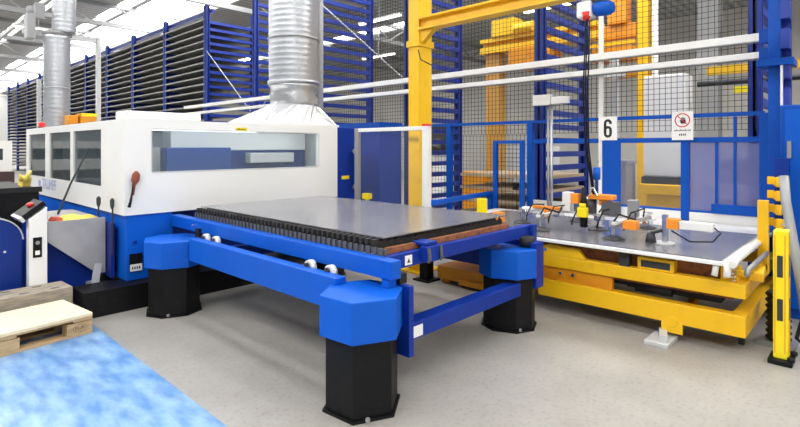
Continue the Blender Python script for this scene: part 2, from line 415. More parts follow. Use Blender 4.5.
# white gantry rails in front of the mesh
g = 'white gantry rails before the mesh'
for z, h, nm in ((2.795, .085, 'upper'), (2.60, .07, 'lower')):
    t = thing('gantry_rail', '%s of the two long white rails running in front of the wire mesh' % nm, 'rail', (6.7, 8, z), g)
    obj('rail', MB().box(6.66, 6.72, .93, 15.2, z-h/2, z+h/2), WHITE, t, .006)
    obj('bracket', MB().box(6.64, 6.74, .86, .95, z-h/2-.03, z+h/2+.03), BLUEF, t)
    obj('cable_track', MB().box(6.72, 6.75, .95, 15.0, z-h/2-.01, z-h/2+.02), GREY, t)
# signs
t = thing('number_sign', 'white sign board with a black number six hung on the blue fence', 'sign', (6.74, 2.6, 1.69))
obj('board', MB().box(6.735, 6.745, 2.483, 2.722, 1.695, 2.005), PAPER, t)
pts = [(.036,.058),(.033,.085),(.018,.101),(0,.105),(-.018,.101),(-.033,.085),(-.036,.06),(-.036,-.06),(-.033,-.085),(-.018,-.101),(0,-.105),(.018,-.101),(.033,-.085),(.036,-.06),(.036,-.025),(.033,-.005),(.018,.012),(0,.016),(-.018,.012),(-.033,-.005),(-.036,-.02)]
m = MB(); wd = .017; rows = []
for i, p in enumerate(pts):
    a = Vector(pts[max(i-1, 0)]); b = Vector(pts[min(i+1, len(pts)-1)]); d = (b-a).normalized(); nrm = Vector((-d.y, d.x))*wd
    rows.append((Vector(p)+nrm, Vector(p)-nrm))
vv = []
for l, r_ in rows:
    for x in (6.7335, 6.735):
        for q in (l, r_): vv.append((x, 2.60-q.x, 1.85+q.y))
ff = []
for i in range(len(rows)-1):
    a, b = 4*i, 4*i+4
    ff += [(a, a+1, b+1, b), (a+2, a+3, b+3, b+2), (a, b, b+2, a+2), (a+1, b+1, b+3, a+3)]
e = 4*(len(rows)-1); ff += [(0, 1, 3, 2), (e, e+1, e+3, e+2)]
obj('number', m.poly(vv, ff), INK, t)
obj('back_plate', MB().box(6.746, 6.755, 2.44, 2.68, .5, 1.69), BLUEF, t)
t = thing('prohibition_sign', 'white sign with red crossed ring and black hand on the fence', 'sign', (6.74, 1.715, 1.69))
obj('board', MB().box(6.735, 6.745, 1.602, 1.832, 1.69, 2.03), PAPER, t)
def ringx(cy, cz, R, r, x0, x1, n=36):
    m = MB()
    for k in range(n):
        a, b = 2*PI*k/n, 2*PI*(k+1)/n
        m.prism([(cy+q*math.cos(w), cz+q*math.sin(w)) for q, w in ((r,a),(R,a),(R,b),(r,b))], 'x', x0, x1)
    return m
m = ringx(1.717, 1.925, .084, .072, 6.732, 6.7345)
m.prism([(1.717+.053, 1.925+.060), (1.717+.060, 1.925+.053), (1.717-.053, 1.925-.060), (1.717-.060, 1.925-.053)], 'x', 6.732, 6.7345)
obj('red_ring', m, SIGNRED, t)
m = MB().prism([(1.735,1.885),(1.738,1.925),(1.73,1.93),(1.683,1.93),(1.678,1.90),(1.688,1.885)], 'x', 6.7325, 6.7348)
for i in range(4): m.prism([(1.727-.011*i,1.928),(1.719-.011*i,1.928),(1.719-.011*i,1.955+.006*math.sin(i+.6)),(1.727-.011*i,1.955+.006*math.sin(i+.6))], 'x', 6.7325, 6.7348)
m.prism([(1.737,1.905),(1.748,1.922),(1.744,1.928),(1.734,1.922)], 'x', 6.7325, 6.7348)
obj('hand_symbol', m, INK, t)
m = MB()
for i in range(11): m.box(6.7325, 6.7348, 1.63+.0165*i, 1.64+.0165*i, 1.796, 1.810+.006*(i%3 == 0))
for i in range(4): m.box(6.7325, 6.7348, 1.68+.020*i, 1.692+.020*i, 1.742, 1.766-.004*(i%2))
obj('lettering', m, INK, t)

# ------------------------------------------------------------------ right blue column and cabinet
t = thing('blue_column', 'tall blue steel column with perforated flange at the right end of the fence', 'column', (6.5, .77, 0))
obj('web', MB().box(6.42, 6.58, .735, .84, 0, 4.2), BLUEF, t, .004)
fl = MB()
for i in range(14):
    z = .2 + i*.3
    fl.box(6.37, 6.60, .66, .735, z, z+.2); fl.box(6.55, 6.60, .66, .735, z+.2, z+.3)
obj('perforated_flange', fl, BLUER, t)
obj('bracket', MB().box(6.34, 6.66, .62, .93, 2.43, 2.50), BLUEF, t, .004)
obj('conduit', MB().tube([(6.36, .72, 2.0), (6.36, .72, 2.43)], .012, 8), WHITE, t)
t = thing('control_cabinet', 'tall blue cabinet at the right picture edge', 'cabinet', (6.15, .37, 0))
obj('body', MB().box(5.98, 6.33, .05, .69, 0, 2.0), BLUEF, t, .01)
obj('door', MB().box(5.95, 5.98, .09, .65, .1, 1.95), BLUE, t, .004)
obj('handle', MB().box(5.92, 5.95, .60, .63, 1.5, 1.66), GREY, t)
# yellow clamps stacked on a blue rail
t = thing('clamp_rail', 'dark blue upright rail with four yellow clamps behind the yellow light post', 'clamp rail', (5.75, .70, 0))
obj('rail', MB().box(5.74, 5.86, .60, .70, 0, 1.5), BLUED, t)
for k in range(4):
    z = 1.29 - k*.125
    c = obj('clamp', MB().box(5.66, 5.74, .62, .70, z-.035, z+.035).box(5.68, 5.73, .70, .75, z-.025, z+.045).tube([(5.65, .66, z-.045), (5.65, .66, z+.045)], .025), YELLOW, t, .004)
    obj('bolt', MB().tube([(5.65, .635, z), (5.63, .625, z)], .012, 8), CHROME, c)
solo('hose', MB().tube([(5.3, .585, 1.36), (5.25, .565, 1.15), (5.17, .52, .9), (5.1, .45, .5), (5.05, .40, .12), (5.04, .38, .02)], .036, 12), GREY, 'thick grey hose slanting down at the right picture edge', 'hose')
for i, (dy, r) in enumerate(((.0, .016), (.05, .014))):
    solo('cable', MB().tube([(4.95+.1*i, .30+dy, .75), (4.9+.1*i, .36+dy, .4), (4.88+.1*i, .42+dy, .12), (4.95+.1*i, .35+dy, .03), (5.2, .25+dy, .03)], r, 8), RUBBER,
         ('black cable hanging beside the yellow light post', 'second black cable hanging behind the first at the right edge')[i], 'cable')

# ------------------------------------------------------------------ laser cutting machine
X0, X1, Y0, Y1 = 1.81, 4.56, 5.50, 9.87
ZB, ZT = .915, 1.89
t = thing('laser_cutting_machine', 'large white and blue laser cutting machine with long window facing the table', 'machine', (3.2, 7.4, 0)); MACH = t
h = MB()
wy = [(8.66, 9.66), (7.40, 8.42), (6.21, 7.26)]
# left wall round three windows
ys = [Y0] + [v for a, b in sorted(wy) for v in (a, b)] + [Y1]
for i in range(0, 8, 2): h.box(X0, X0+.05, ys[i], ys[i+1], ZB, ZT-.03)
for a, b in wy: h.box(X0, X0+.05, a, b, ZB, 1.172); h.box(X0, X0+.05, a, b, 1.80, ZT-.03)
# front wall round the long window
FX0, FX1, FZ0, FZ1 = 2.08, 4.23, 1.345, 1.785
h.box(X0+.05, FX0, Y0, Y0+.05, ZB, ZT-.03); h.box(FX1, X1-.05, Y0, Y0+.05, ZB, ZT-.03)
h.box(FX0, FX1, Y0, Y0+.05, ZB, FZ0); h.box(FX0, FX1, Y0, Y0+.05, FZ1, ZT-.03)
h.box(X0, X1, Y0, Y1, ZT-.03, ZT); h.box(X1-.05, X1, Y0, Y1, ZB, ZT-.03); h.box(X0+.05, X1-.05, Y1-.05, Y1, ZB, ZT-.03)
obj('housing', h, WHITE, t)
obj('roof_cover', MB().box(1.84, 2.62, 5.53, 5.85, ZT, 1.975), WHITE, t, .012)
for a, b in wy:
    w = obj('side_window', MB().box(X0+.02, X0+.03, a, b, 1.172, 1.80), GLASS, t)
obj('front_window', MB().box(FX0, FX1, Y0+.02, Y0+.03, FZ0, FZ1), CLEAR, t)
obj('window_seal', MB().box(FX0-.012, FX0, Y0-.004, Y0, FZ0, FZ1).box(FX0, FX1, Y0-.004, Y0, FZ0-.012, FZ0).box(FX1, FX1+.012, Y0-.004, Y0, FZ0, FZ1).box(FX0, FX1, Y0-.004, Y0, FZ1, FZ1+.012), LGREY, t)
obj('base', MB().box(X0+.03, 2.30, Y0+.02, Y1-.03, .25, ZB), BLUE, t, .006)
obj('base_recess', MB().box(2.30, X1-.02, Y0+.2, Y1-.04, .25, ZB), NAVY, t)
obj('plinth', MB().box(1.42, 3.2, 5.36, 5.72, 0, .245), BLACK, t)
# interior
CABINFILL = emit('rear_cabin_fill_light', (.85, .95, 1), 9)  # glow of an added strip that brightens the rear of the cabin
obj('interior_wall', MB().box(X0+.06, X1-.06, 8.0, 8.05, ZB, ZT-.05), LGREY, t)
obj('gantry_bridge', MB().box(2.50, 4.42, 6.05, 6.30, 1.565, 1.80), WHITE, t, .01)
obj('amber_light', MB().box(2.6, 2.66, 7.9, 7.99, 1.35, 1.62), SIGNALY, t)
obj('gantry_drive', MB().box(2.33, 3.10, 5.75, 6.02, 1.27, 1.60), BLUEBOX, t, .01)
obj('gantry_drive', MB().box(3.45, 4.12, 5.90, 6.04, 1.40, 1.53), LGREY, t, .01)
obj('lower_guard', MB().box(3.11, 4.42, 6.06, 6.2, 1.2, 1.56), NAVY, t)
obj('cutting_head', MB().box(2.15, 2.3, 5.85, 6.0, 1.3, 1.6).tube([(2.22, 5.92, 1.15), (2.22, 5.92, 1.3)], [.02, .05]), GREY, t)
obj('interior_rail', MB().box(X0+.06, X1-.06, 6.4, 6.48, 1.48, 1.54), DARK, t)
obj('guide_beam', MB().box(X0+.3, X0+.4, 6.5, 7.9, 1.30, 1.42), DARK, t)
obj('added_interior_light', MB().box(2.0, 4.3, 5.60, 5.66, 1.83, 1.85), emit('cabin_fill_light', (.85, .95, 1), 8), t)  # glowing strips added out of view to brighten the interior
obj('added_interior_light', MB().box(2.1, 4.2, 7.0, 7.06, 1.83, 1.85), CABINFILL, t)
# writing and fittings
obj('logo_mark', MB().box(X0-.0025, X0, 8.93, 9.06, 1.035, 1.12).box(X0-.004, X0-.0025, 8.96, 9.03, 1.06, 1.09), LOGO, t)
text('logo_lettering', 'TRUMPF', .21, FACE_NX(X0-.002, 8.44, 1.075), LOGO, t)
obj('warning_sticker', MB().box(3.02, 3.17, Y0-.003, Y0, 1.795, 1.835), SIGNALY, t)
m = MB()
for i in range(5): m.box(3.04+.024*i, 3.054+.024*i, Y0-.0045, Y0-.003, 1.805, 1.822+.004*(i%2))
obj('sticker_print', m, INK, t)
p = obj('connector_plate', MB().box(1.865, 1.985, Y0+.005, Y0+.02, .34, .52), BLACK, t)
obj('label_strip', MB().box(1.868, 1.982, Y0+.001, Y0+.005, .345, .415), PAPER, p)
m = MB()
for i in range(4): m.box(1.885+.022*i, 1.897+.022*i, Y0-.0005, Y0+.001, .365, .392)
obj('strip_print', m, INK, p)
obj('socket', MB().tube([(1.915, Y0+.02, .635), (1.915, Y0+.0, .635)], .022), BLUED, t)
# signal beacon
b = obj('signal_beacon', MB().tube([(1.95, 9.55, ZT), (1.95, 9.55, ZT+.03)], .05), BLACK, t)
obj('lens', MB().tube([(1.95, 9.55, ZT+.03), (1.95, 9.55, ZT+.09), (1.95, 9.55, ZT+.11)], [.045, .045, .02], 14), RED, b)
# brush hanging on the front wall
t = thing('hand_brush', 'brown bristled hand brush hanging on the white front of the machine', 'brush', (1.88, 5.46, 1.0))
obj('handle', MB().tube([(1.846, 5.47, 1.0), (1.86, 5.465, 1.06), (1.875, 5.47, 1.14), (1.888, 5.47, 1.24)], [.016, .012, .008, .010], 8), BLACK, t)
obj('bristles', MB().tube([(1.886, 5.47, 1.12), (1.895, 5.462, 1.22), (1.903, 5.462, 1.27), (1.912, 5.462, 1.33), (1.913, 5.466, 1.36)], [.008, .012, .038, .036, .012], 12), BROWN, t)
# blue side cabinet right of the machine
t = thing('extraction_cabinet', 'blue cabinet with yellow sticker joined to the right end of the white machine', 'cabinet', (4.74, 6.2, 0))
obj('body', MB().box(4.57, 4.93, 5.53, 7.0, 0, 1.88), BLUED, t, .006)
obj('sticker', MB().box(4.66, 4.80, 5.526, 5.53, 1.15, 1.20), SIGNALY, t)
obj('handle', MB().tube([(4.87, 5.50, 1.02), (4.87, 5.44, 1.08), (4.87, 5.44, 1.5), (4.87, 5.50, 1.56)], .035, 10), GREY, t)

# ------------------------------------------------------------------ dark blue wall panels behind the light barrier
t = thing('navy_cabinet', 'wide dark blue cabinet behind the light barrier frame', 'cabinet', (5.75, 6.6, 0))
obj('body', MB().box(5.6, 6.1, 5.72, 7.4, 0, 1.86), BLUED, t, .006)
obj('top_strip', MB().box(5.59, 6.1, 5.7, 7.4, 1.86, 2.0), BLUEF, t)
obj('door_gap', MB().box(5.596, 5.6, 6.62, 6.635, .1, 1.84), BLACK, t)
obj('yellow_box', MB().box(5.5, 5.6, 7.2, 7.35, .72, .9), SIGNALY, t)

# light barrier frame
t = thing('light_barrier', 'pale tubular light barrier frame with clear pane beside the steel sheet', 'barrier', (4.7, 4.6, 0))
obj('post', MB().box(4.66, 4.74, 3.95, 4.03, .35, 1.86), WHITE, t, .006)
obj('post', MB().box(4.67, 4.73, 5.20, 5.27, .02, 1.86), GREY, t, .006)
obj('top_rail', MB().box(4.68, 4.72, 4.03, 5.20, 1.81, 1.86), WHITE, t, .004)
obj('post_cap', MB().box(4.66, 4.74, 3.95, 4.03, 1.86, 1.885), RED, t)
obj('pane', MB().box(4.697, 4.703, 4.03, 5.20, .3, 1.81), CLEARF, t)
obj('post_foot', MB().box(4.64, 4.76, 3.93, 4.05, .02, .35), BLACK, t)
obj('foot_plate', MB().box(4.58, 4.82, 3.87, 4.11, 0, .02), BLACK, t)
obj('foot_plate', MB().box(4.6, 4.8, 5.13, 5.34, 0, .02), BLACK, t)
solo('yellow_junction_box', MB().box(4.66, 4.74, 4.99, 5.10, .905, .98).box(4.68, 4.72, 5.02, 5.06, 0, .905), SIGNALY, 'small yellow box on a stem at the foot of the light barrier', 'junction box')
t = thing('barrier_rail', 'blue horizontal rail reaching from the light barrier to the fence gate', 'rail', (5.4, 4.08, 0))
obj('rail', MB().bar((4.76, 4.03, .91), (6.40, 4.18, .93), .05, .06), BLUEF, t, .006)
obj('end_clamp', MB().box(4.74, 4.90, 3.98, 4.08, .885, .955), BLUE, t, .006)
obj('support', MB().box(6.33, 6.38, 4.14, 4.22, 0, .93), BLUEF, t)

# ------------------------------------------------------------------ yellow hoist column, beam, hoist
t = thing('jib_column', 'tall yellow steel column with overhead I-beam', 'column', (5.03, 4.38, 0))
obj('column', MB().box(4.90, 5.16, 4.29, 4.47, .02, 3.75), YELLOW, t, .006)
obj('base_plate', MB().box(4.80, 5.26, 4.19, 4.57, 0, .02), YELLOW, t)
obj('beam', MB().box(4.87, 5.03, .2, 4.29, 3.235, 3.26).box(4.87, 5.03, .2, 4.29, 3.10, 3.125).box(4.94, 4.96, .2, 4.29, 3.125, 3.235), YELLOW, t)
obj('beam_bracket', MB().prism([(4.29, 3.10), (4.05, 3.10), (4.29, 2.92)], 'x', 4.92, 5.0).box(4.88, 5.18, 4.27, 4.49, 2.90, 2.98), YELLOW, t)
obj('cable_loop', MB().tube([(4.90, 4.30, 2.85), (4.89, 4.25, 2.72), (4.93, 4.15, 2.66), (5.05, 4.2, 2.66)], .008, 6), RUBBER, t)
obj('push_button', MB().tube([(5.0, 4.29, 1.38), (5.0, 4.27, 1.38)], .025), RED, t)
t = thing('chain_hoist', 'white electric chain hoist with blue motor hanging from the yellow beam', 'hoist', (4.95, 2.02, 2.85))
obj('body', MB().box(4.88, 5.02, 2.05, 2.20, 2.88, 3.04), WHITE, t, .02)
obj('motor', MB().tube([(4.96, 2.05, 2.96), (4.96, 2.02, 2.96), (4.96, 1.90, 2.95), (4.96, 1.86, 2.95)], [.05, .072, .072, .05], 18), BLUE, t)
obj('hook_block', MB().tube([(4.90, 2.10, 2.85), (4.90, 2.10, 2.93)], [.03, .045]), RED, t)
obj('trolley', MB().box(4.9, 5.0, 1.95, 2.15, 3.04, 3.10), GREY, t)
for i, (dx, dy) in enumerate(((-.05, .03), (.01, .07), (.05, .05))):
    obj('chain', MB().tube([(4.93+dx, 2.05+dy, 2.86), (4.93+dx*1.2, 2.06+dy*1.3, 2.2), (4.98+dx*.9, 2.08+dy, 1.6), (5.06+dx*.3, 2.08+dy*.3, 1.13)], .007, 6), BLACK, t)
t = thing('white_pole', 'slim white flat pole rising behind the number sign before the mesh', 'pole', (6.76, 2.65, 0))
obj('pole', MB().box(6.757, 6.768, 2.666, 2.731, .01, 3.35), WHITE, t)
obj('foot_plate', MB().box(6.72, 6.768, 2.621, 2.771, 0, .01), GREY, t)
t = thing('white_frame_post', 'wide white post with bracket behind the fence right of the hoist chains', 'post', (7.05, 2.62, 0))
obj('post', MB().box(7.0, 7.08, 2.58, 2.68, 0, 2.9), OFFWHITE, t)
obj('bracket', MB().box(6.98, 7.1, 2.5, 2.76, 2.55, 2.7), OFFWHITE, t)
# junction box and conduit on the rack
t = thing('junction_box', 'white junction box with silver conduits fixed before the wire mesh', 'junction box', (6.6, 3.3, 0))
obj('body', MB().box(6.52, 6.62, 3.314, 3.574, 2.19, 2.335), WHITE, t, .008)
obj('mount', MB().box(6.62, 6.80, 3.334, 3.374, 2.2, 2.24), GREY, t)
obj('side_box', MB().box(6.54, 6.62, 3.066, 3.309, 2.20, 2.30), WHITE, t, .008)
obj('conduit', MB().tube([(6.6, 3.374, 2.19), (6.6, 3.374, 0.0)], .018, 10), GREY, t)
obj('conduit', MB().tube([(6.6, 3.324, 2.19), (6.6, 3.324, 0.0)], .02, 10), GALV, t)

# ------------------------------------------------------------------ pallet changer (the big blue table frame)
t = thing('pallet_changer', 'big blue shuttle table frame on octagonal black legs in front of the machine', 'table', (3.1, 3.9, 0)); PC = t
def leg(cx, cy, rot, hexa, R=.273):
    if hexa: f = lambda r: regular(cx, cy, r, 6, rot)
    else:
        def f(r):
            a, b = r*.93, r*.42; q = [(a,b),(b,a),(-b,a),(-a,b),(-a,-b),(-b,-a),(b,-a),(a,-b)]
            cs, sn = math.cos(rot), math.sin(rot)
            return [(cx+x*cs-y*sn, cy+x*sn+y*cs) for x, y in q]
    l = obj('leg', MB().prism(f(R*.86), 'z', .015, .46), BLACK, t, .006)
    obj('leg_cap', MB().prism(f(R), 'z', .46, .71), BLUE, l, .008)
    obj('foot_plate', MB().prism(f(R*.93), 'z', 0, .015), BLACK, l)
    for a in (.3, 2.0, 4.1): obj('anchor_bolt', MB().tube([(cx+R*.88*math.cos(a), cy+R*.88*math.sin(a), .015), (cx+R*.88*math.cos(a), cy+R*.88*math.sin(a), .035)], .014, 6), GREY, l)
    return l
leg(2.15, 2.35, math.radians(215), True)
leg(2.125, 5.06, math.radians(-22), False, .285)
leg(4.04, 2.45, math.radians(22), False, .27)
leg(4.02, 5.08, math.radians(22), False, .27)
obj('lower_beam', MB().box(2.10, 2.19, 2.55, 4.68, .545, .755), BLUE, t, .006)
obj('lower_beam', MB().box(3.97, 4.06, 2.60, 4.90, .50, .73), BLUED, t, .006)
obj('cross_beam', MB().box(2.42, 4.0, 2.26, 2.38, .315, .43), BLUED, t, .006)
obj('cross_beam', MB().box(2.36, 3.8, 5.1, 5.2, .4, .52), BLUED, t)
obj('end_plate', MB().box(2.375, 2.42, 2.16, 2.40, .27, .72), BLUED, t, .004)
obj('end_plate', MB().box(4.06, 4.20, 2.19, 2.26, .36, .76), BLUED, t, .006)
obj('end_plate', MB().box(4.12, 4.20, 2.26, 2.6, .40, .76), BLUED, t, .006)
obj('rubber_stop', MB().box(2.375, 2.44, 2.24, 2.38, .72, .785), RUBBER, t)
obj('rubber_stop', MB().tube([(4.10, 2.30, .72), (4.10, 2.30, .80)], .07, 14), RUBBER, t)
obj('label', MB().box(2.52, 2.62, 2.257, 2.26, .33, .405), PAPER, t)
for k, y in enumerate((4.57, 4.38, 2.97, 2.74)):
    r = obj('roller', MB().tube([(2.195, y, .748), (2.235, y, .748)], .048, 20), WHITE, t)
    obj('axle', MB().tube([(2.19, y, .762), (2.17, y, .762)], .02, 8), DARK, r)
obj('roller_mount', MB().box(2.195, 2.22, 4.68, 4.76, .72, .83), BLACK, t)
obj('bolt', MB().tube([(2.25, 4.95, .83), (2.27, 4.95, .83)], .012, 8), CHROME, t)
# moving pallet carriage
t = thing('cutting_pallet', 'blue framed slat pallet carrying the steel sheet over the table', 'pallet', (3.15, 3.8, .77))
obj('long_rail', MB().box(2.27, 2.36, 2.215, 5.49, .768, .885), BLUE, t, .005)
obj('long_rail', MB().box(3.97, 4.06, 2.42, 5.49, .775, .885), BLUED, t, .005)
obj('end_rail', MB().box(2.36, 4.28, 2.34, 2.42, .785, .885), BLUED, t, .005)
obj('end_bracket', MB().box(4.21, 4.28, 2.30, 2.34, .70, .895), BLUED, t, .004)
obj('rail_foot', MB().box(2.28, 2.35, 2.25, 2.31, .712, .768), BLUE, t)
p = obj('catch_block', MB().box(2.69, 2.84, 2.275, 2.345, .80, .91).box(2.70, 2.83, 2.30, 2.43, .91, .935), BLUED, t, .006)
for x in (2.70, 2.83): obj('hook', MB().tube([(x, 2.27, .90), (x, 2.262, .82), (x, 2.275, .805)], .012, 8), HOLDER, p)
obj('label', MB().box(2.53, 2.60, 2.337, 2.34, .80, .865), PAPER, t)
obj('label_mark', MB().prism([(2.55, .815), (2.58, .815), (2.565, .845)], 'y', 2.3355, 2.337), INK, t)
sr = MB().box(2.365, 2.395, 2.37, 5.10, .886, .925)
for i in range(46):
    y = 2.38 + .06*i
    sr.box(2.352, 2.366, y, y+.03, .886, .935)
obj('slat_holder', sr, HOLDER, t)
obj('slat_holder', MB().box(3.935, 3.965, 2.46, 5.10, .885, .925), HOLDER, t)
obj('end_strip', MB().box(2.42, 3.93, 2.39, 2.43, .886, .925), RUST, t)
obj('end_strip', MB().box(2.40, 3.93, 2.44, 2.46, .886, .91), GREY, t)
for i in range(44):
    y = 2.47 + .06*i
    m = MB(); n = 22; L = 1.59/n
    pts = [(2.358, .90), (3.955, .90), (3.955, .955)]
    for j in range(n, 0, -1): pts += [(2.36+L*j-.004, .955), (2.36+L*(j-.5), .982)]
    pts += [(2.358, .955)]
    # comb profile built as a strip so that it triangulates cleanly
    m.box(2.355, 3.955, y, y+.004, .90, .955)
    for j in range(n):
        a = 2.36 + L*j
        m.prism([(a, .955), (a+L*.85, .955), (a+L*.5, .983)], 'y', y, y+.004)
    m.box(2.35, 2.405, y-.010, y+.014, .945, .983)
    obj('slat', m, SLAT, t)
sh = MB(); NX, NY = 8, 14
g = [[(2.34+1.61*i/NX, 2.45+2.66*j/NY) for i in range(NX+1)] for j in range(NY+1)]
sh.box(2.42, 3.985, 2.44, 5.11, .984, .992)
solo('steel_sheet', sh, STEEL, 'large flat grey steel sheet lying on the slat pallet', 'metal sheet')

# ------------------------------------------------------------------ loading lift table (yellow)
t = thing('lift_table', 'yellow scissor lift table with white top frame at right', 'lift table', (5.4, 1.8, 0))
XL = 4.60
obj('upper_frame', MB().box(XL, XL+.10, .74, 3.8, .445, .555).box(XL+.1, 6.15, .74, .84, .445, .555).box(6.15, 6.25, .74, 3.8, .445, .555), YELLOW, t, .005)
obj('lower_frame', MB().box(XL, XL+.10, .74, 2.46, .15, .315).box(XL+.1, 6.25, .74, .84, .15, .315).box(6.15, 6.25, .84, 3.8, .15, .315), YELLOW, t, .005)
obj('inner_rail', MB().box(XL+.03, XL+.08, 1.75, 2.44, .315, .445), AMBER, t)
obj('dark_gap_filler', MB().box(4.85, 5.1, .95, 1.7, .32, .44).tube([(4.8, 1.3, .36), (4.8, 1.6, .36)], .05), DARK, t)  # dark shapes added to stand for the shaded gap inside the frame
obj('inner_rail', MB().box(XL+.12, XL+.14, .84, 3.8, .40, .66), RUST, t)
obj('corner_bracket', MB().prism([(2.46, .555), (2.46, .62), (2.36, .66), (2.05, .645), (1.98, .555)], 'x', XL, XL+.05), YELLOW, t, .004)
for y, z in ((2.38, .605), (2.22, .40), (2.10, .40)): obj('bolt', MB().tube([(XL+.02, y, z), (XL-.012, y, z)], .016, 10), CHROME, t)
for s in (0, 1):
    y = 3.2 if s else 1.2
    obj('scissor_arm', MB().bar((4.9, y, .2), (6.0, y, .5), .05, .08).bar((4.9, y+.06, .5), (6.0, y+.06, .2), .05, .08), AMBER, t)
obj('cross_tube', MB().tube([(4.9, .95, .36), (4.9, 3.6, .36)], .04), DARK, t)
obj('bracket_box', MB().box(XL+.02, XL+.3, 1.24, 1.53, .555, .655), YELLOW, t, .006)
obj('bracket_opening', MB().box(XL+.016, XL+.02, 1.27, 1.50, .575, .632), DARK, t)
obj('spring', MB().tube([(XL+.05+.02*math.cos(k*.9), .83+.02*math.sin(k*.9), .55+.0045*k) for k in range(34)], .006, 6), CHROME, t)
obj('clamp', MB().box(XL+.08, XL+.22, .80, .92, .555, .66).tube([(XL+.1, .8, .62), (XL+.1, .76, .62)], .03), YELLOW, t, .005)
obj('clamp', MB().obox((XL+.35, .72, .585), (.3, .10, .07), .1), YELLOW, t, .005)
obj('motor', MB().tube([(XL+.25, 1.0, .58), (XL+.25, .9, .58)], .05, 14), GREY, t)
obj('top_board', MB().prism([(4.50,.80),(6.74,.80),(6.74,3.2),(6.31,3.2),(6.31,4.02),(4.86,4.02),(4.86,3.8),(4.50,3.8)], 'z', .697, .725), WHITE, t, .004)
for x in (4.61, 6.16):
    for y in (1.6, 3.4): obj('board_support', MB().box(x, x+.08, y, y+.08, .555, .697), DARK, t)
obj('edge_pipe', MB().tube([(4.46, .80, .725), (4.55, .80, .74), (6.05, .80, .74)], .028, 12), WHITE, t)
obj('edge_pipe', MB().tube([(4.62, .735, .62), (4.64, .735, .66), (5.54, .735, .66)], .020, 12), GREY, t)
obj('edge_pipe', MB().tube([(4.52, .84, .73), (4.48, .84, .62)], .025, 10), WHITE, t)
obj('edge_pipe', MB().tube([(4.56, .92, .72), (4.52, .93, .61)], .022, 10), WHITE, t)
obj('foot_bracket', MB().box(XL-.01, XL+.02, 1.17, 1.33, .07, .16).tube([(XL, 1.25, .16), (XL-.012, 1.25, .16)], .045), YELLOW, t, .004)
f = obj('foot_block', MB().box(XL-.22, XL+.06, 1.22, 1.40, 0, .035).obox((XL-.06, 1.30, .06), (.22, .06, .05), .3), LGREY, t, .004)
obj('corner_foot', MB().box(XL+.30, XL+.36, .80, .84, 0, .15), DARK, t)
obj('corner_foot', MB().box(6.16, 6.22, .75, .80, 0, .15).box(6.16, 6.22, 3.8, 3.85, 0, .15), AMBER, t)
bl = MB()
for k in range(8): bl.tube([(5.12, .60, .03+.05*k), (5.12, .60, .055+.05*k), (5.12, .60, .08+.05*k)], [.07, .09, .07], 16)
obj('bellows', bl, RUBBER, t)
obj('bellows_base', MB().box(5.0, 5.24, .48, .74, 0, .03), GREY, t)
obj('base_extension', MB().box(4.72, 5.3, 3.12, 3.84, .05, .20).box(4.68, 4.72, 3.1, 3.5, .03, .10).box(4.75, 4.85, 3.2, 3.3, 0, .05).box(4.75, 4.85, 3.7, 3.8, 0, .05), AMBER, t, .01)
obj('end_post', MB().box(5.55, 5.62, .725, .805, .5, 1.125), YELLOW, t, .006)
obj('end_post_arm', MB().box(5.55, 5.68, .73, .745, .46, .56), YELLOW, t)
solo('dark_steel_sheet', MB().box(4.53, 6.10, .88, 3.75, .726, .738), STEEL, 'grey steel sheet lying on the white table under the gripper', 'metal sheet')

# vacuum gripper hanging over the lift table
t = thing('vacuum_gripper', 'suction gripper frame with orange blocks and cups on the right-hand sheet', 'gripper', (5.2, 2.1, .74))
obj('main_beam', MB().box(5.14, 5.22, 1.55, 2.95, .905, .93), WHITE, t, .004)
obj('cross_arm', MB().box(4.80, 5.85, 2.55, 2.59, .88, .905), OFFWHITE, t)
obj('cross_arm', MB().box(4.80, 5.85, 1.78, 1.82, .88, .905), OFFWHITE, t)
obj('carrier', MB().box(5.04, 5.16, 1.90, 2.15, 1.08, 1.13).box(5.07, 5.13, 1.97, 2.05, 1.02, 1.08), ORANGE, t, .008)
obj('hose_block', MB().box(5.10, 5.13, 2.46, 2.80, .93, .965).box(5.10, 5.13, 2.6, 2.66, .85, .93), ORANGE, t, .006)
obj('valve_manifold', MB().box(5.14, 5.2, 2.18, 2.34, .93, 1.02).tube([(5.17, 2.22, 1.02), (5.17, 2.22, 1.09)], .02).tube([(5.17, 2.29, 1.02), (5.17, 2.29, 1.07)], .02), CHROME, t)
for j in range(5):
    y = 1.66+.26*j
    obj('air_hose', MB().tube([(5.18, y, .93), (5.12, y-.03, 1.02-.01*j), (5.02, y+.06, .98), (4.98, y+.10, .86), (5.05, y+.14, .80)], .008, 6), RUBBER, t)
for y in (1.62, 2.08, 2.52, 2.90): obj('clamp_joint', MB().box(5.12, 5.24, y-.03, y+.03, .86, .905).tube([(5.12, y, .88), (5.09, y, .88)], .025), CHROME, t)
obj('valve_block', MB().box(5.1, 5.2, 2.36, 2.45, .93, 1.13), WHITE, t, .006)
obj('valve_block', MB().box(5.12, 5.2, 1.70, 1.79, .93, 1.09), GREY, t, .006)
obj('pump', MB().tube([(5.14, 2.16, .93), (5.14, 2.16, 1.07)], .06, 16), HOLDER, t)
obj('battery_box', MB().box(5.06, 5.2, 1.88, 2.02, .93, 1.06), HOLDER, t, .005)
obj('control_handle', MB().tube([(5.0, 2.17, .80), (5.0, 2.17, .98), (5.0, 2.17, 1.06), (5.0, 2.17, 1.2)], [.035, .045, .03, .02], 12), BLACK, t)
obj('control_button', MB().box(4.945, 5.0, 2.12, 2.22, .90, 1.0).tube([(4.97, 2.17, 1.0), (4.97, 2.17, 1.04)], .035), SIGNALY, t, .008)
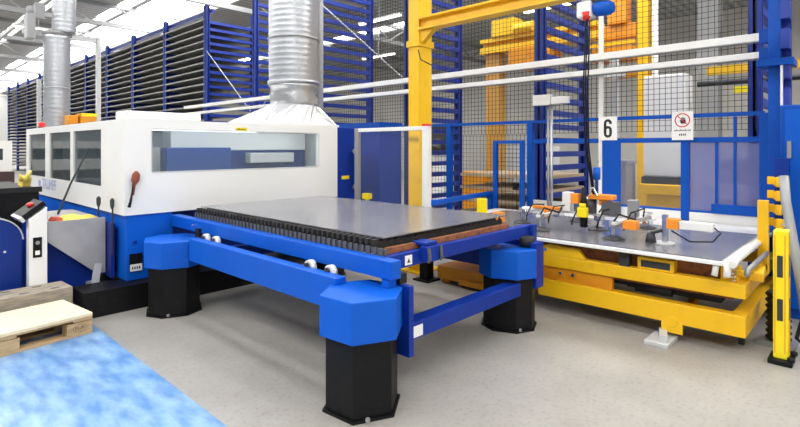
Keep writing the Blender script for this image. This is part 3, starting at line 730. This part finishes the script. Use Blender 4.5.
obj('lifting_eye', MB().tube([(5.03, 2.05, 1.12), (5.03, 2.09, 1.2), (5.03, 2.13, 1.12)], .012, 8), CHROME, t)
obj('lift_cylinder', MB().tube([(5.10, 2.08, 1.13), (5.10, 2.08, 1.27), (5.10, 2.08, 1.28), (5.10, 2.08, 1.40)], [.014, .014, .036, .036], 14), BLUE, t)
CUPM = mat('grey_cup_rubber', (.05, .05, .055), .35, .2)
cups = [(4.85, 2.57), (5.75, 2.57), (4.85, 1.82), (5.3, 2.15), (5.78, 1.82), (5.2, 2.98)]
for x, y in cups:
    s = obj('suction_stem', MB().tube([(x, y, .78), (x, y, .91)], .014, 8).box(x-.03, x+.03, y-.03, y+.03, .86, .91), GREY, t)
    obj('suction_cup', MB().tube([(x, y, .740), (x, y, .748), (x, y, .772)], [.10, .095, .03], 20), CUPM, s)
for x, y in ((4.85, 2.57), (4.85, 1.82), (5.3, 2.15)):
    obj('air_hose', MB().tube([(x, y, .90), (x-.03, y-.06, .98), (x+.1, y-.16, .93), (x+.3, y-.1, .97)], .010, 6), RUBBER, t)
obj('end_block', MB().box(4.8, 4.9, 1.60, 1.72, .85, .93), ORANGE, t, .006)
obj('spring_arm', MB().bar((4.85, 1.82, .86), (5.05, 1.55, .95), .03), GREY, t)
obj('carriage_link', MB().box(4.98, 5.06, 2.22, 2.30, 1.03, 1.13), ORANGE, t, .005)
t = thing('sheet_sensor', 'orange and white arm sensor standing on the right-hand sheet', 'sensor', (4.95, 1.1, .74))
obj('foot', MB().tube([(4.95, 1.42, .738), (4.95, 1.42, .75)], .10, 20), LGREY, t)
obj('stem', MB().box(4.92, 4.97, 1.38, 1.42, .75, 1.0), CHROME, t)
obj('knob', MB().tube([(4.88, 1.50, .75), (4.88, 1.50, .83)], [.05, .03], 12).tube([(4.88, 1.50, .83), (4.92, 1.42, .86)], .015), DARK, t)
obj('orange_block', MB().box(4.90, 5.0, 1.28, 1.38, .88, .97), ORANGE, t, .006)
obj('arm', MB().box(4.91, 4.99, 1.02, 1.28, .885, .955), OFFWHITE, t, .006)
obj('cable', MB().tube([(4.95, 1.02, .92), (4.95, .97, .88), (4.95, 1.03, .80), (4.95, 1.2, .78), (4.95, 1.35, .86)], .007, 6), RUBBER, t)
# yellow pick-up post near the gate
t = thing('yellow_stop', 'small yellow stop plate with orange roller at the left end of the lift table', 'stop', (4.9, 3.6, .72))
obj('plate', MB().box(5.0, 5.05, 3.35, 3.47, .738, 1.0), SIGNALY, t, .006)
obj('roller_block', MB().box(4.98, 5.08, 3.13, 3.24, .738, .86), ORANGE, t, .006)
# yellow light curtain post
t = thing('light_curtain_post', 'bright yellow light curtain post with dark slots at front right', 'safety post', (4.74, .54, 0))
obj('body', MB().box(4.66, 4.80, .49, .58, .04, .985), SIGNALY, t, .006)
for z in (.72, .40): obj('lens_slot', MB().box(4.71, 4.745, .486, .49, z-.08, z+.08).box(4.656, 4.66, .52, .555, z-.08, z+.08), DARK, t)
obj('groove', MB().box(4.657, 4.66, .505, .51, .08, .95).box(4.657, 4.66, .565, .57, .08, .95).box(4.70, 4.705, .487, .49, .08, .95).box(4.75, 4.755, .487, .49, .08, .95), AMBER, t)
obj('base_clamp', MB().box(4.62, 4.82, .46, .61, 0, .04).tube([(4.64, .47, .04), (4.64, .47, .07)], .025).tube([(4.80, .47, .04), (4.80, .47, .07)], .025), BLACK, t, .008)

# ------------------------------------------------------------------ silver ducts
def ribs(x, y, z0, z1, r, step, m=None):
    m = m or MB(); pts, rr = [], []; z = z0
    while z < z1-step:
        for q, d in ((0, .0), (.35, .0014), (.5, .0024), (.65, .0014)): pts.append((x, y, z+q*step)); rr.append(r+d)
        z += step
    pts.append((x, y, z1)); rr.append(r)
    return m.tube(pts, rr, 36)
t = thing('exhaust_duct', 'big ribbed silver exhaust duct rising from a foil hood on the machine roof', 'duct', (4.15, 6.05, 1.9))
obj('pipe', ribs(4.19, 6.01, 2.47, 6.5, .34, .075), GALV, t)
obj('flexible_sleeve', MB().tube([(4.19, 6.01, 2.17), (4.18, 6.01, 2.22), (4.20, 6.01, 2.28), (4.18, 6.01, 2.34), (4.20, 6.01, 2.42), (4.19, 6.01, 2.50)], [.345, .315, .34, .31, .335, .35], 28), SLEEVE, t)
obj('clamp_ring', MB().tube([(4.19, 6.01, 2.48), (4.19, 6.01, 2.52)], .36, 36), GALV, t)
obj('clamp_ring', MB().tube([(4.19, 6.01, 3.10), (4.19, 6.01, 3.12)], .36, 36), GREY, t)
hood = MB()
n = 32; top, bot = [], []
for k in range(n):
    a = 2*PI*k/n; c, s = math.cos(a), math.sin(a)
    q = 1/max(abs(c), abs(s))
    top.append((4.19+.345*c, 6.01+.345*s, 2.18)); bot.append((4.0+.62*c*q, 6.1+.55*s*q, 1.895))
hood.poly(bot+top, [(k, (k+1)%n, n+(k+1)%n, n+k) for k in range(n)] + [tuple(range(n))[::-1], tuple(range(n, 2*n))])
obj('hood', hood, FOIL, t)
obj('hood_edge', MB().bar((3.38, 5.55, 1.90), (4.62, 5.55, 1.90), .03).bar((3.80, 5.85, 2.20), (3.42, 5.56, 1.91), .02).bar((4.28, 5.72, 2.20), (4.58, 5.56, 1.91), .02), WHITE, t)
obj('side_pipe', MB().tube([(4.62, 5.97, 1.9), (4.62, 5.97, 6.5)], .05, 12), LGREY, t)
t = thing('round_duct', 'ribbed silver duct standing behind the left end of the machine', 'duct', (2.66, 11.8, 0))
obj('pipe', ribs(2.66, 11.8, 0, 3.85, .225, .09), GALV, t)
obj('upper_pipe', ribs(2.76, 11.72, 3.85, 6.4, .20, .09), GALV, t)
obj('clamp_ring', MB().tube([(2.66, 11.8, 3.80), (2.66, 11.8, 3.86)], .25, 30), GREY, t)
obj('seam_ring', MB().tube([(2.66, 11.8, 2.75), (2.66, 11.8, 2.77)], .235, 30), GREY, t)
t = thing('support_beam', 'grey steel crossbeam on slim white pillars behind the machine', 'beam', (3.0, 12.4, 0))
obj('beam', MB().box(2.2, 3.49, 12.28, 12.38, 3.86, 3.97), LGREY, t)
obj('pillar', MB().box(3.50, 3.58, 12.28, 12.38, 0, 3.97), LGREY, t)
obj('pillar', MB().box(2.48, 2.55, 12.5, 12.58, 0, 3.0), LGREY, t)
obj('fan_box', MB().box(2.2, 2.33, 11.9, 12.2, 3.72, 4.2).tube([(2.27, 12.05, 4.2), (2.27, 12.05, 4.35)], .06), GREY, t)
obj('fan_box', MB().box(2.36, 2.52, 12.05, 12.2, 4.15, 4.45), GREY, t)
t = thing('filter_unit', 'amber filter unit standing behind the machine roof', 'filter unit', (3.5, 11.0, 0))
obj('body', MB().box(2.82, 3.08, 10.8, 11.2, 0, 2.24), AMBER, t, .01)
obj('tank', MB().box(2.64, 2.80, 10.9, 11.2, 0, 2.2), AMBER, t, .01)
obj('cap_strip', MB().box(2.82, 3.08, 10.79, 10.8, 2.18, 2.24), SIGNALY, t)

# ------------------------------------------------------------------ second machine at the far left
t = thing('second_machine', 'white and blue machine with window at the far left edge', 'machine', (.2, 11.8, 0))
obj('housing', MB().box(-2.5, 1.85, 11.2, 12.8, 1.18, 1.38).box(-2.5, 1.85, 11.2, 12.8, 1.58, 1.72).box(-2.5, -2.2, 11.2, 12.8, 1.38, 1.58).box(1.72, 1.85, 11.2, 12.8, 1.38, 1.58), WHITE, t)
obj('window', MB().box(-2.2, 1.72, 11.22, 11.23, 1.38, 1.58), GLASS, t)
obj('interior', MB().box(-2.2, 1.72, 11.8, 12.0, 1.38, 1.58), LGREY, t)
obj('slat_band', MB().box(-2.5, 1.85, 11.0, 12.8, .98, 1.18), mat('brown_slats', (.06, .03, .03), .6), t)
obj('base', MB().box(-2.5, 1.85, 11.1, 12.8, 0, .98), BLUED, t)

# ------------------------------------------------------------------ left foreground
t = thing('end_housing', 'dark blue machine end housing with rounded top at the left picture edge', 'machine housing', (.5, 6.3, 0))
pts = [(-.1, .02), (1.065, .02), (1.065, .72)]
for k in range(9):
    w_ = k/8*PI/2; pts.append((.83+.235*math.cos(w_), .72+.215*math.sin(w_)))
pts += [(-.1, .935)]
obj('housing', MB().prism(pts, 'y', 5.98, 6.72), NAVY2, t, .004)
obj('edge_strip', MB().prism([(p[0]*1.0, p[1]+.002) for p in pts[3:]] + [(-.1, .947)] + [(.83+.246*math.cos(k/8*PI/2), .72+.228*math.sin(k/8*PI/2)) for k in range(8, -1, -1)], 'y', 5.97, 5.99), LGREY, t)
obj('plinth', MB().box(0, 1.0, 6.02, 6.7, 0, .02), BLACK, t)
for x, z in ((.93, .62), (.96, .25)): obj('bolt', MB().tube([(x, 5.98, z), (x, 5.972, z)], .012, 8), CHROME, t)
t = thing('conveyor_cover', 'large black cover box behind the blue drum', 'cover', (.5, 7.9, 0))
obj('cover', MB().box(-.6, 1.45, 7.2, 8.8, 0, 1.13), BLACK, t, .03)
obj('lip', MB().box(-.6, 1.47, 7.18, 7.22, 1.08, 1.14), RUBBER, t)
solo('work_papers', MB().obox((.75, 7.5, 1.142), (.45, .2, .012), .1).obox((.95, 7.52, 1.152), (.2, .16, .008), -.2), PAPER, 'white papers lying on the black cover box', 'papers')
solo('yellow_glove', MB().obox((1.37, 7.55, 1.19), (.09, .10, .12), .3, .3).tube([(1.37, 7.5, 1.2), (1.42, 7.48, 1.32)], [.03, .012]).tube([(1.33, 7.5, 1.2), (1.31, 7.49, 1.28)], [.025, .01]), CLOTH, 'yellow work glove standing up at the corner of the black cover', 'glove')
t = thing('control_pedestal', 'white control pedestal with slanted black screen and red button', 'control panel', (1.17, 5.85, 0))
obj('column', MB().prism([(1.085, 0), (1.230, 0), (1.230, 1.03), (1.085, .92)], 'y', 5.80, 5.92), WHITE, t, .006)
s = obj('screen', MB().obox((1.13, 6.02, 1.00), (.22, .36, .05), 0, 0, -math.radians(38)), BLACK, t, .006)
obj('screen_edge', MB().obox((1.035, 6.0, .925), (.03, .38, .05), 0, 0, -math.radians(38)), LGREY, s)
obj('stop_button', MB().tube([(1.13, 5.97, 1.025), (1.12, 5.97, 1.065)], [.025, .028], 14), RED, t)
k = obj('switch_plate', MB().box(1.115, 1.185, 5.794, 5.80, .56, .75), BLACK, t)
obj('switch', MB().tube([(1.15, 5.794, .70), (1.15, 5.785, .70)], .018, 12), GREY, k)
obj('switch_label', MB().box(1.132, 1.168, 5.791, 5.794, .585, .625), PAPER, k)
t = thing('scrap_chute', 'grey sheet metal side tray with tools beside the machine window', 'chute', (1.5, 6.4, 0))
obj('front_panel', MB().prism([(1.25, .875), (1.755, .875), (1.755, .30), (1.68, .30), (1.25, .68)], 'y', 5.88, 5.90), CHUTE, t)
obj('tray_floor', MB().box(1.25, 1.76, 5.90, 7.1, .835, .855), CHUTE, t)
obj('tray_lip', MB().box(1.25, 1.27, 5.90, 7.1, .855, .875), CHUTE, t)
obj('support_body', MB().box(1.26, 1.72, 6.05, 7.1, 0, .835), BLUED, t)
obj('shade_filler', MB().box(1.765, 1.80, 5.74, 7.1, .26, .82), NAVY, t)  # dark box standing in for the shade between tray and machine base
obj('bracket_strip', MB().obox((1.66, 5.84, .30), (.07, .01, .22), 0, 0, .15).box(1.62, 1.72, 5.83, 6.05, 0, .2), LGREY, t)
for lb, x, y, s, rz, m_ in (('yellow cloth lying crumpled on the grey side tray', 1.5, 6.15, (.22, .2, .03), .3, CLOTH), ('pale yellow rag at the right end of the side tray', 1.62, 6.02, (.16, .12, .035), -.4, CLOTH),
        ('red and white rag at the left end of the side tray', 1.36, 6.1, (.13, .12, .03), .8, RED_CL)):
    m = MB(); NN = 7
    M = Matrix.Translation((x, y, .857)) @ Matrix.Rotation(rz, 4, 'Z')
    vs = []
    for i in range(NN):
        for j in range(NN):
            u, v = i/(NN-1)-.5, j/(NN-1)-.5
            e = max(abs(u), abs(v))*2
            vs.append(M @ Vector((u*s[0]*(1+.2*math.sin(9*v)), v*s[1]*(1+.2*math.cos(8*u)), (1-e**3)*s[2]*(.5+.5*random.random()) + .02*(1-e**4))))
    m.poly(vs, [(i*NN+j, (i+1)*NN+j, (i+1)*NN+j+1, i*NN+j+1) for i in range(NN-1) for j in range(NN-1)])
    k = len(vs)
    solo('rag', m, m_, lb, 'rag', 'rags on the side tray')
solo('push_rod', MB().tube([(1.5, 6.62, .86), (1.62, 6.60, 1.2), (1.795, 6.58, 1.60)], [.012, .010, .008], 8), DARK, 'long thin dark rod leaning against the machine side windows', 'rod')
for (x, y, lb) in ((1.74, 6.05, 'thin hooked tool standing on the tray left of the machine corner'), (1.77, 5.72, 'short hooked tool hanging at the machine corner')):
    z0 = .856 if y > 5.9 else .50
    solo('hook_tool', MB().tube([(x, y, z0), (x, y, z0+.18), (x+.005, y, 1.07)], .008, 6).tube([(x, y, .97), (x, y, 1.0), (x, y, 1.06), (x, y, 1.08)], [.01, .02, .022, .01], 10), DARK, lb, 'tool', 'hooked tools by the machine corner')

# blue film covered sheets, pallets
solo('film_covered_sheet', MB().box(-.3, 1.40, 1.6, 5.35, 0, .05), FILM, 'flat stack of sheets under scuffed blue protective film on the floor', 'metal sheet')
def wood_pallet(cx, cy, rz, L, W, z0, mw, label, stamp):
    """pallet whose right end is at (cx, cy) front corner; u runs left along the front edge, v runs back"""
    t = thing('wooden_pallet', label, 'pallet', (cx, cy, z0), 'wooden pallets at left')
    R = Matrix.Translation((cx, cy, z0)) @ Matrix.Rotation(rz, 4, 'Z')
    def bx(u0, u1, v0, v1, a, b, mb=None):
        mb = mb or MB()
        c = R @ Vector((-(u0+u1)/2, (v0+v1)/2, (a+b)/2))
        return mb.obox(c, (u1-u0, v1-v0, b-a), rz)
    for v in (0, W/2-.05, W-.1):
        m = bx(0, L, v, v+.1, 0, .022); obj('bottom_board', m, mw, t, .002)
        for u in (0, L/2-.09, L-.19):
            b = obj('block', bx(u, u+.19, v, v+.1, .022, .11), mw, t, .002)
            if stamp and v == 0 and u == 0: first = b
    for u in (0, L/2-.07, L-.145): obj('stringer_board', bx(u, u+.145, 0, W, .115, .130), mw, t, .002)
    n = 5; w = .12
    for i in range(n):
        v = i*(W-w)/(n-1); obj('deck_board', bx(0, L, v, v+w, .130, .144), mw, t, .002)
    return t, R, (first if stamp else None)
rz = math.radians(7)
t, R, blk = wood_pallet(1.335, 4.80, rz, 1.2, .6, .05, WOOD, 'light wooden pallet with a stamped block on the blue film', True)
Mt = R @ Matrix.Translation((-.095, -.001, .066)) @ Matrix.Rotation(PI/2, 4, 'X')
text('stamp_lettering', 'EUR', .042, Mt, STAMP, blk, .0006)
m = MB()
for k in range(28):
    a, b = 2*PI*k/28, 2*PI*(k+1)/28
    q = [R @ Vector((-.095+w*math.cos(s)*1.0, -.0012, .066+w*.58*math.sin(s))) for w, s in ((.050,a),(.054,a),(.054,b),(.050,b))]
    m.poly(q, [(0,1,2,3)])
obj('stamp_oval', m, STAMP, blk)
M2 = R @ Matrix.Translation((-.6, .3, .1575))
solo('plywood_board', MB().obox(M2.translation, (1.2, .6, .026), rz), PLY, 'pale plywood board lying on the stamped wooden pallet', 'board', None, .002)
t, R, _ = wood_pallet(1.36, 5.47, math.radians(3), 1.5, .33, .05, OLDWOOD, 'weathered grey pallet behind the plywood board, under slotted planks', False)
pl = MB()
for i in range(2):
    c = R @ Vector((-.75, .08+.17*i, .144+.055)); pl.obox(c, (1.5, .15, .11), math.radians(3))
p = solo('slotted_plank', pl, OLDWOOD, 'pair of weathered grey planks with dark slots on the rear pallet', 'plank', None, .003)
for i in range(6):
    for j in range(2):
        c = R @ Vector((-.12-.24*i-.1*j, .08+.17*j, .144+.1105)); obj('slot', MB().obox(c, (.07, .03, .002), math.radians(3)), DARK, p)

# ------------------------------------------------------------------ light
w = bpy.data.worlds.new('World'); S.world = w; w.use_nodes = True
bg = w.node_tree.nodes['Background']
bg.inputs[0].default_value = (.90, .95, 1, 1); bg.inputs[1].default_value = 0.4

# ------------------------------------------------------------------ camera: level, rise from lens shift
cam = bpy.data.cameras.new('camera'); co = bpy.data.objects.new('camera', cam); C.objects.link(co)
cam.sensor_fit = 'HORIZONTAL'; cam.sensor_width = 36; cam.lens = 36*509/800
cam.shift_y = -(213.5-147.5)/800
th = math.atan2(480, 509)
co.location = (0, 0, 1.6); co.rotation_euler = (PI/2, 0, math.atan2(math.sin(PI/2-th), math.cos(PI/2-th)) - PI/2 + 0)
fx, fy = math.cos(th), math.sin(th)
co.rotation_euler = (PI/2, 0, math.atan2(-fx, fy))
cam.clip_start = .05; cam.clip_end = 200
S.camera = co
vs = S.view_settings; vs.view_transform = 'Standard'; vs.look = 'None'; vs.gamma = 1; vs.use_curve_mapping = False; vs.exposure = -0.15
